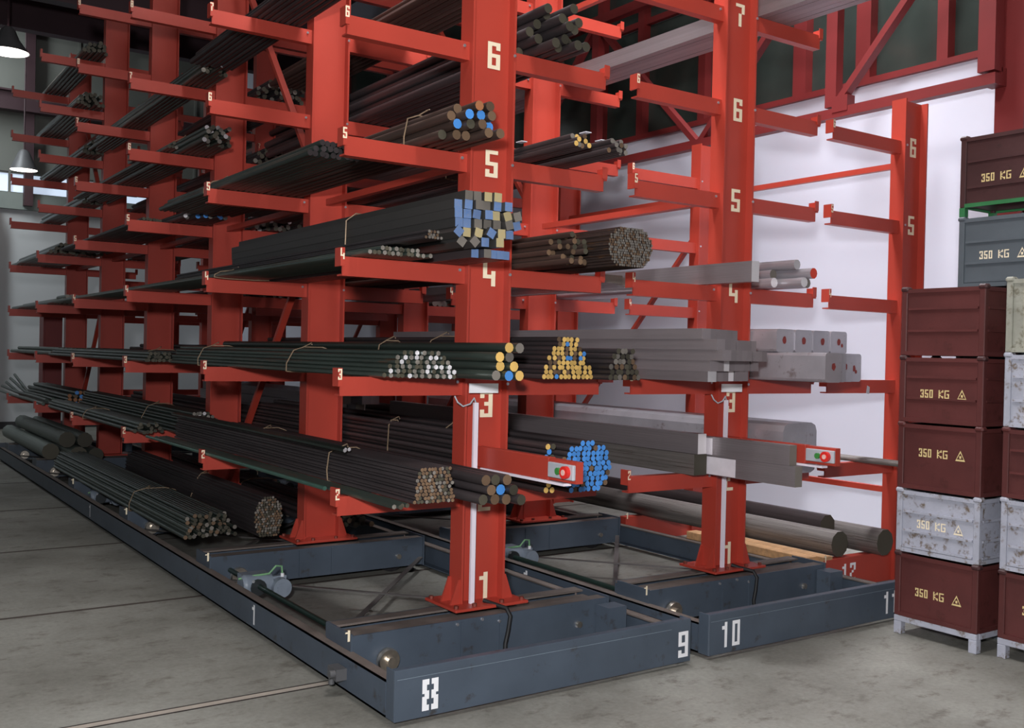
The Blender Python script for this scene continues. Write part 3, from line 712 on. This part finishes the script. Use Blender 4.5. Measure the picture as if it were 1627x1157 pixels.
# ---- side 10
gq = 'square grey bars stacked on level 3 of side 10'
xx0 = 1.86
for rw in range(5):
    n = 8 if rw < 3 else (7 if rw == 3 else 6)
    for c in range(n):
        hw, hh_ = .031, .0275
        cx = xx0+.033+c*.067+(.004 if rw % 2 else 0)+ (0.0 if rw < 3 else -.01)
        ye = (.19, .15, .06, .10, .20)[rw]+(cx-1.9)*.38+random.choice([0, 0, 0, -.03, .05])
        single_bar('square_bar', 'grey square bar, %s from left in the %s layer of the level 3 stack' % (('first', 'second', 'third', 'fourth', 'fifth', 'sixth', 'seventh', 'eighth')[c], ('bottom', 'second', 'middle', 'fourth', 'top')[rw]), 's', cx, Z[3]+hh_+rw*.0553, hw, hh_, ye, ye+3.4, ALU, ALU if random.random() < .85 else E_WHITE, group=gq)
solo('label_band', MB().box(0, .075, 0, .05, 0, .003).box(-.003, 0, 0, .05, -.05, .003).mesh('band', mat('orange_red_label', (206, 70, 40), .5)), 'orange red label on top bar of level 3 stack', 'label', (1.905, 1.45, Z[3]+.2765+.0005))
single_bar('square_beam', 'long grey bar on edge crossing the middle column above number 4', 's', 2.345, Z[4]+.057, .030, .057, .29, 4.2, ALU, E_WHITE)
for i in range(3):
    single_bar('flat_bar', '%s flat grey bar lying left of the long bar on level 4' % ('leftmost', 'middle', 'rightmost')[i], 's', 1.93+.135*i, Z[4]+.024, .064, .024, 1.0+.1*i, 4.4, ALU, E_GREY, group='flat grey bars on level 4 of side 10')
single_bar('steel_billet', 'lower grey bar on edge ending in front of the number 2', 's', 2.372, Z[2]+.055, .028, .055, -.02, 3.6, ALU, E_GREY)
single_bar('steel_billet', 'upper grey bar on edge, stacked on the one hiding number 2', 's', 2.372, Z[2]+.165, .028, .054, .02, 3.6, ALU, E_GREY)
single_bar('steel_billet', 'lower billet ending left of the middle rack column on level 2', 's', 2.27, Z[2]+.06, .05, .06, .60, 4.4, FORGE, E_DULL)
single_bar('steel_billet', 'upper billet with bright end left of the middle column, level 2', 's', 2.29, Z[2]+.178, .033, .058, .61, 4.4, ALU, E_WHITE)
PATCH = MB().box(-.0015, 0, 0, .2, 0, .1).mesh('patch', mat('freshly_ground_steel', (238, 230, 236), .35, .1, .05, 20))
for n_, (x, y, z, sy, sz) in enumerate(((2.3435, .40, Z[2]+.004, 1.15, 1.0), (2.3435, .58, Z[2]+.116, .5, .95))):
    o = part('ground_patch', PATCH, None, (x, y, z), scale=(1, sy, sz), label=('bright ground patch on the lower level 2 bar on edge', 'bright ground patch on the upper level 2 bar on edge')[n_])
    o['category'] = 'ground patch'
for k_, (x0_, x1_, l, h, r, y0_, y1_, sd, en, lb) in enumerate((
        (1.85, 2.42, 2, .30, .045, 4.9, 8.4, ALUL, [Wt, Gr], 'shiny square blocks on level 2 of side 10 behind third column'),
        (1.9, 2.4, 3, .10, .03, 4.2, 8.4, ALU, [Gr], 'grey square bars on level 3 of side 10 further back'),
        (1.9, 2.3, 5, .06, .02, 3.4, 8.0, ALU, [Gr], 'thin grey bars on level 5 of side 10 further back'),
        (1.9, 2.4, 6, .12, .03, 3.2, 8.0, FORGE, [Gr], 'grey rough bars on level 6 of side 10 further back'))):
    bundle(lb, x0_, x1_, l, h, r, y0_, y1_, sd, en, sect='s', heap=.2, ties=(), jy=.15, group='grey bars on side 10')

# ---- side 11
g11 = 'round bright bars on level 4 of side 11'
for cx, cz, r, y, e, lb in ((2.765, .03, .030, .52, E_WHITE, 'bottom left round bar with white end on level 4 right of middle column'), (2.84, .03, .030, .36, E_WHITE, 'bottom middle round bar with white end on level 4'),
                            (2.915, .03, .030, .40, E_GREY, 'bottom right round bar on level 4'), (2.80, .083, .030, .56, E_GREY, 'second row left round bar on level 4'),
                            (2.885, .083, .032, .33, E_RED, 'round bar with red painted end on level 4'), (2.845, .137, .030, .42, E_WHITE, 'topmost round bar with white end on level 4')):
    single_bar('round_bar', lb, 'r', cx, Z[4]+cz, r, r, y, y+3.6, ALUL, e, group=g11)
def block(name, label, x0, x1, z0, z1, y0, y1, m_, bev, group=None, spots=(), em=None):
    t = MB(); c = bev
    poly = [(x0+c, z0), (x1-c, z0), (x1-c*.3, z0+c*.3), (x1, z0+c), (x1, z1-c), (x1-c*.3, z1-c*.3), (x1-c, z1), (x0+c, z1), (x0+c*.3, z1-c*.3), (x0, z1-c), (x0, z0+c), (x0+c*.3, z0+c*.3)]
    cx, cz = (x0+x1)/2, (z0+z1)/2
    t.prism([(a-cx, b-z0) for a, b in poly], 'y', 0, y1-y0)
    me = t.mesh('block', m_)
    for p in me.polygons: p.use_smooth = False
    o = part(name, me, None, (cx, y0, z0), label=label); o['category'] = 'steel block'
    if group: o['group'] = group
    for (sx, sz, sr) in spots:
        q = MB(); n = 12
        vs = [(sx+sr*math.cos(2*math.pi*i/n)*random.uniform(.75, 1), -.0015, sz+sr*1.2*math.sin(2*math.pi*i/n)*random.uniform(.8, 1)) for i in range(n)]
        q.add(vs, [tuple(range(n))]); part('red_spot', q.mesh('spot', REDSPOT), o)
    return o
gb = 'square blocks with red spots on level 3 of side 11'
bx_ = [2.745, 2.890, 3.035, 3.180]
names_b = ('leftmost', 'second', 'third', 'rightmost')
for i in range(4):
    block('steel_block', '%s lower block with red spots on level 3 right of middle column' % names_b[i], bx_[i], bx_[i]+.142, Z[3], Z[3]+.168, (.12, .20, .26, .31)[i], 3.6, ALUL, .018, gb, ((0, .08, .018), (.02, .06, .012)) if i % 2 else ((.0, .09, .02),))
    block('steel_block', '%s upper block with red spots on level 3 right of middle column' % names_b[i], 2.74+.158*i, 2.74+.158*i+.156, Z[3]+.169, Z[3]+.305, (.47, .465, .46, .455)[i], 3.6, ALUL, .016, gb, ((0, .07, .02), (.03, .05, .012)) if i == 3 else ((.01*(i-1), .07, .021),))
solo('paper_tag', MB().add([(0, 0, .03), (.05, .02, .02), (.06, .03, -.02), (.005, .01, -.015)], [(0, 1, 2, 3)]).add([(0, .002, .03), (.05, .022, .02), (.06, .032, -.02), (.005, .012, -.015)], [(3, 2, 1, 0)]).mesh('tag', PAPER), 'crumpled white tag hanging from the level 3 blocks above the white wall', 'paper tag', (3.10, .10, Z[3]-.045))
block('steel_block', 'largest bright block with ground corner on level 2 right of the middle column', 2.76, 3.06, Z[2], Z[2]+.30, .42, 4.6, ALUL, .05)
bundle('flat grey bars high on level 7 to the right of the middle column', 2.76, 3.10, 7, .11, .028, .0, 4.2, ALU, [Gr], sect='s', heap=.1, ties=(), group='grey bars on side 11')
for l in (2, 3, 4, 5, 6):
    bundle('grey round bars on %s level of side 11 beyond third column' % LW[l], 2.8, 3.25, l, .12, .03, 4.7, 8.8, FORGE, [Gr, Du], group='grey bars on side 11', ties=())

# ---- rack 12 loads
bundle('thin long tubes on level 2 of the wall rack reaching the last column', 3.80, 3.96, 2, .05, .016, .2, 4.4, FORGE, [Gr], group='loads on rack 12', ties=())
g12 = 'heavy forged round billets on the bottom level of rack 12'
single_bar('round_billet', 'front left heavy round billet on bottom level of rack 12', 'r', 3.70, .2+.087, .087, .087, .72, 4.6, FORGE, E_DULL, group=g12)
single_bar('round_billet', 'right heavy round billet ending by the last column foot', 'r', 4.02, .2+.09, .09, .09, .60, 4.6, FORGE, E_DULL, group=g12)
single_bar('octagonal_billet', 'dark eight sided billet lying between the two round billets', 'o', 3.865, .2+.165, .08, .075, .95, 4.4, mat('black_forged_steel', (70, 62, 62), .45, .4, .2, 4, bump=.2), E_DULL, group=g12)
single_bar('round_billet', 'rear round billet on bottom level of rack 12', 'r', 3.70, .2+.087, .087, .087, 4.7, 8.4, FORGE, E_DULL, group=g12)
single_bar('round_billet', 'rear right round billet on bottom level of rack 12', 'r', 4.02, .2+.09, .09, .09, 4.75, 8.4, FORGE, E_DULL, group=g12)
T = thing('timber_stack', 'low stack of raw pine boards on the floor between racks 10 and 12', 'timber', (3.392, .78, 0))
for i in range(2):
    for j in range(4): part('board', MB().box(0, .098, 0, 1.1, 0, .055).mesh('board', WOOD, bevel=.003), T, (.102*i, .05*((i+j) % 2)-.03*j, .056*j))
T = thing('timber_stack', 'small dark timber block behind the second middle column foot', 'timber', (3.05, 3.6, .236))
part('board', MB().box(0, .3, -.2, .0, .04, .10).mesh('board', WOOD), T); part('board', MB().box(.02, .28, -.18, .0, 0.0, .04).mesh('board', WOOD), T)

# ------------------------------------------------------------------ stacking boxes
def sbox(label, x, y, z, h, m_, ribs=2, text=True, dx=.33, dy=.487, feet=None, tm=OCHRE, base=None, caps=None, group='stacked metal boxes', ty=.128, frame=False, gap=.0):
    """box front faces -X; y is its far left corner as seen, it runs towards -y"""
    T = thing('stacking_box', label, 'box', (x, y, z), group)
    b = .012; t = MB()
    zb = gap
    t.box(b, dx-b, -dy+b, -b, zb+.012, zb+.02)
    t.box(b, b+.006, -dy+b, -b, zb+.012, h-.02); t.box(dx-b-.006, dx-b, -dy+b, -b, zb+.012, h-.02)
    t.box(b, dx-b, -b-.006, -b, zb+.012, h-.02); t.box(b, dx-b, -dy+b, -dy+b+.006, zb+.012, h-.02)
    part('body', t.mesh('body', m_), T)
    for zz, hh2, rn in ((h-.034, .022, 'top_rim'), (zb+.0, .022, 'bottom_rim')):
        rim = MB()
        rim.box(0, b, -dy+.03, -.03, zz, zz+hh2); rim.box(dx-b, dx, -dy+.03, -.03, zz, zz+hh2)
        rim.box(.03, dx-.03, -b, 0, zz, zz+hh2); rim.box(.03, dx-.03, -dy, -dy+b, zz, zz+hh2)
        part(rn, rim.mesh('rim', base if base and rn == 'bottom_rim' else m_), T)
    pm = MB().box(0, .034, -.034, 0, zb, h-.006).mesh('post', m_, bevel=.004)
    cp = MB().box(-.007, .042, -.042, .007, 0, .028).mesh('cap', caps or m_, bevel=.009)
    for px in (0, dx-.034):
        for py in (0, -dy+.034):
            part('corner_post', pm, T, (px, py, 0)); part('corner_cap', cp, T, (px, py, h-.027))
    if gap:
        for px in (0, dx-.034):
            for py in (0, -dy+.034): part('foot', MB().box(0, .034, -.034, 0, 0, gap).mesh('foot', base or m_), T, (px, py, 0))
    rm = MB().prism([(0, 0), (b+.001, .004), (b+.001, .022), (0, .018)], 'y', -dy+.04, -.04).mesh('rib', m_)
    zr = [h*.34, h*.66] if ribs == 2 else ([h*.07, h*.32, h*.62] if ribs == 3 else [])
    rm2 = MB().box(.001, b+.001, -dy+.04, -.04, 0, .012).mesh('rib', m_)
    for q in zr: part('rib', rm2, T, (0, 0, q))
    rm3 = MB().box(.04, dx-.04, 0, b, 0, .012).mesh('rib', m_)
    for q in zr: part('rib', rm3, T, (0, -dy, q))
    if text:
        part('load_marking', glyph_mesh('350', .0068, .0064, tm, (0, -1, 0), gap=1.0), T, (b-.0015, -.122, ty))
        part('unit_marking', glyph_mesh('KG', .0068, .0064, tm, (0, -1, 0), gap=1.0), T, (b-.0015, -.122-16*.0068, ty))
        tri = MB(); cy, cz, s = -.365, ty-.004, .056
        def P(a, c): return (b-.0015, cy-a, cz+c)
        tri.add([P(-.5*s, 0), P(.5*s, 0), P(.36*s, .16*s), P(-.36*s, .16*s)], [(0, 1, 2, 3)])
        tri.add([P(-.5*s, 0), P(-.36*s, .16*s), P(0, .8*s), P(0, 1.0*s)], [(0, 1, 2, 3)])
        tri.add([P(.5*s, 0), P(.36*s, .16*s), P(0, .8*s), P(0, 1.0*s)], [(0, 1, 2, 3)])
        tri.add([P(-.1*s, .25*s), P(.1*s, .25*s), P(.1*s, .5*s), P(-.1*s, .5*s)], [(0, 1, 2, 3)])
        part('triangle_mark', tri.mesh('tri', tm), T)
    return T
X1, Y1 = 3.043, -.150
t = thing('box_pallet', 'chipped pale steel pallet frame with short legs under the left box stack', 'pallet', (X1, Y1, 0))
def pallet(t, dx=.33, dy=.487):
    part('frame', MB().box(0, .03, -dy, 0, .07, .102).box(dx-.03, dx, -dy, 0, .07, .102).box(.03, dx-.03, -.03, 0, .07, .102).box(.03, dx-.03, -dy, -dy+.03, .07, .102).mesh('pf', BOXG, bevel=.003), t)
    for a in (0, dx-.045):
        for b_ in (-.045, -dy): part('leg', MB().box(a, a+.045, b_, b_+.045, 0, .07).mesh('pl', BOXG, bevel=.003), t)
pallet(t)
sbox('bottom dark red box marked 350 KG in the left stack', X1, Y1, .103, .357, BOXB, 0, caps=BOXBD, ty=.125)
sbox('chipped pale grey ribbed box second from the floor in left stack', X1, Y1, .461, .35, BOXG, 3, ty=.14, tm=CREAM)
sbox('third box from floor, dark red with clear 350 KG, left stack', X1, Y1, .812, .366, BOXB, 0, ty=.18)
sbox('fourth box from floor, dark red with ribs and faint triangle, left stack', X1, Y1, 1.179, .364, BOXB, 2, caps=BOXBD, ty=.135)
sbox('topmost dark red box of left stack, ribbed with no marking', X1, Y1, 1.544, .375, BOXB, 2, text=False, caps=BOXBD)
X2, Y2 = 3.10, -.715
t = thing('box_pallet', 'second pale pallet frame with legs at the right picture edge', 'pallet', (X2, Y2, 0)); pallet(t)
sbox('bottom dark red box of the stack cut by the right edge', X2, Y2, .103, .35, BOXB, 0, caps=BOXBD, ty=.14)
sbox('pale grey ribbed box second from floor at the right edge', X2, Y2, .454, .37, BOXG, 3, ty=.145, tm=CREAM)
sbox('dark red box third from floor at the right edge', X2, Y2, .825, .36, BOXB, 2, text=False)
sbox('weathered beige grey box fourth from floor at the right edge', X2, Y2, 1.186, .38, BOXG, 2, text=False)
sbox('weathered beige grey box topmost at the right edge', X2, Y2, 1.567, .385, BOXE, 0, text=False)
X3, Y3 = 3.42, -.245
for i, (z, h) in enumerate(((.0, .47), (.471, .48), (.952, .49), (1.443, .49))):
    sbox('box %s the slate grey box, hidden behind the left stack' % ('far below', 'three below', 'two below', 'directly below')[i], X3, Y3, z, h, BOXS, 2, text=False)
sbox('slate grey box marked 350 KG standing behind the left stack', X3, Y3, 1.934, .40, BOXS, 3, ty=.155, tm=CREAM)
sbox('dark brown box with green base topmost behind the left stack', X3, Y3, 2.335, .455, BOXBD, 2, base=BOXGR, gap=.05, ty=.185)
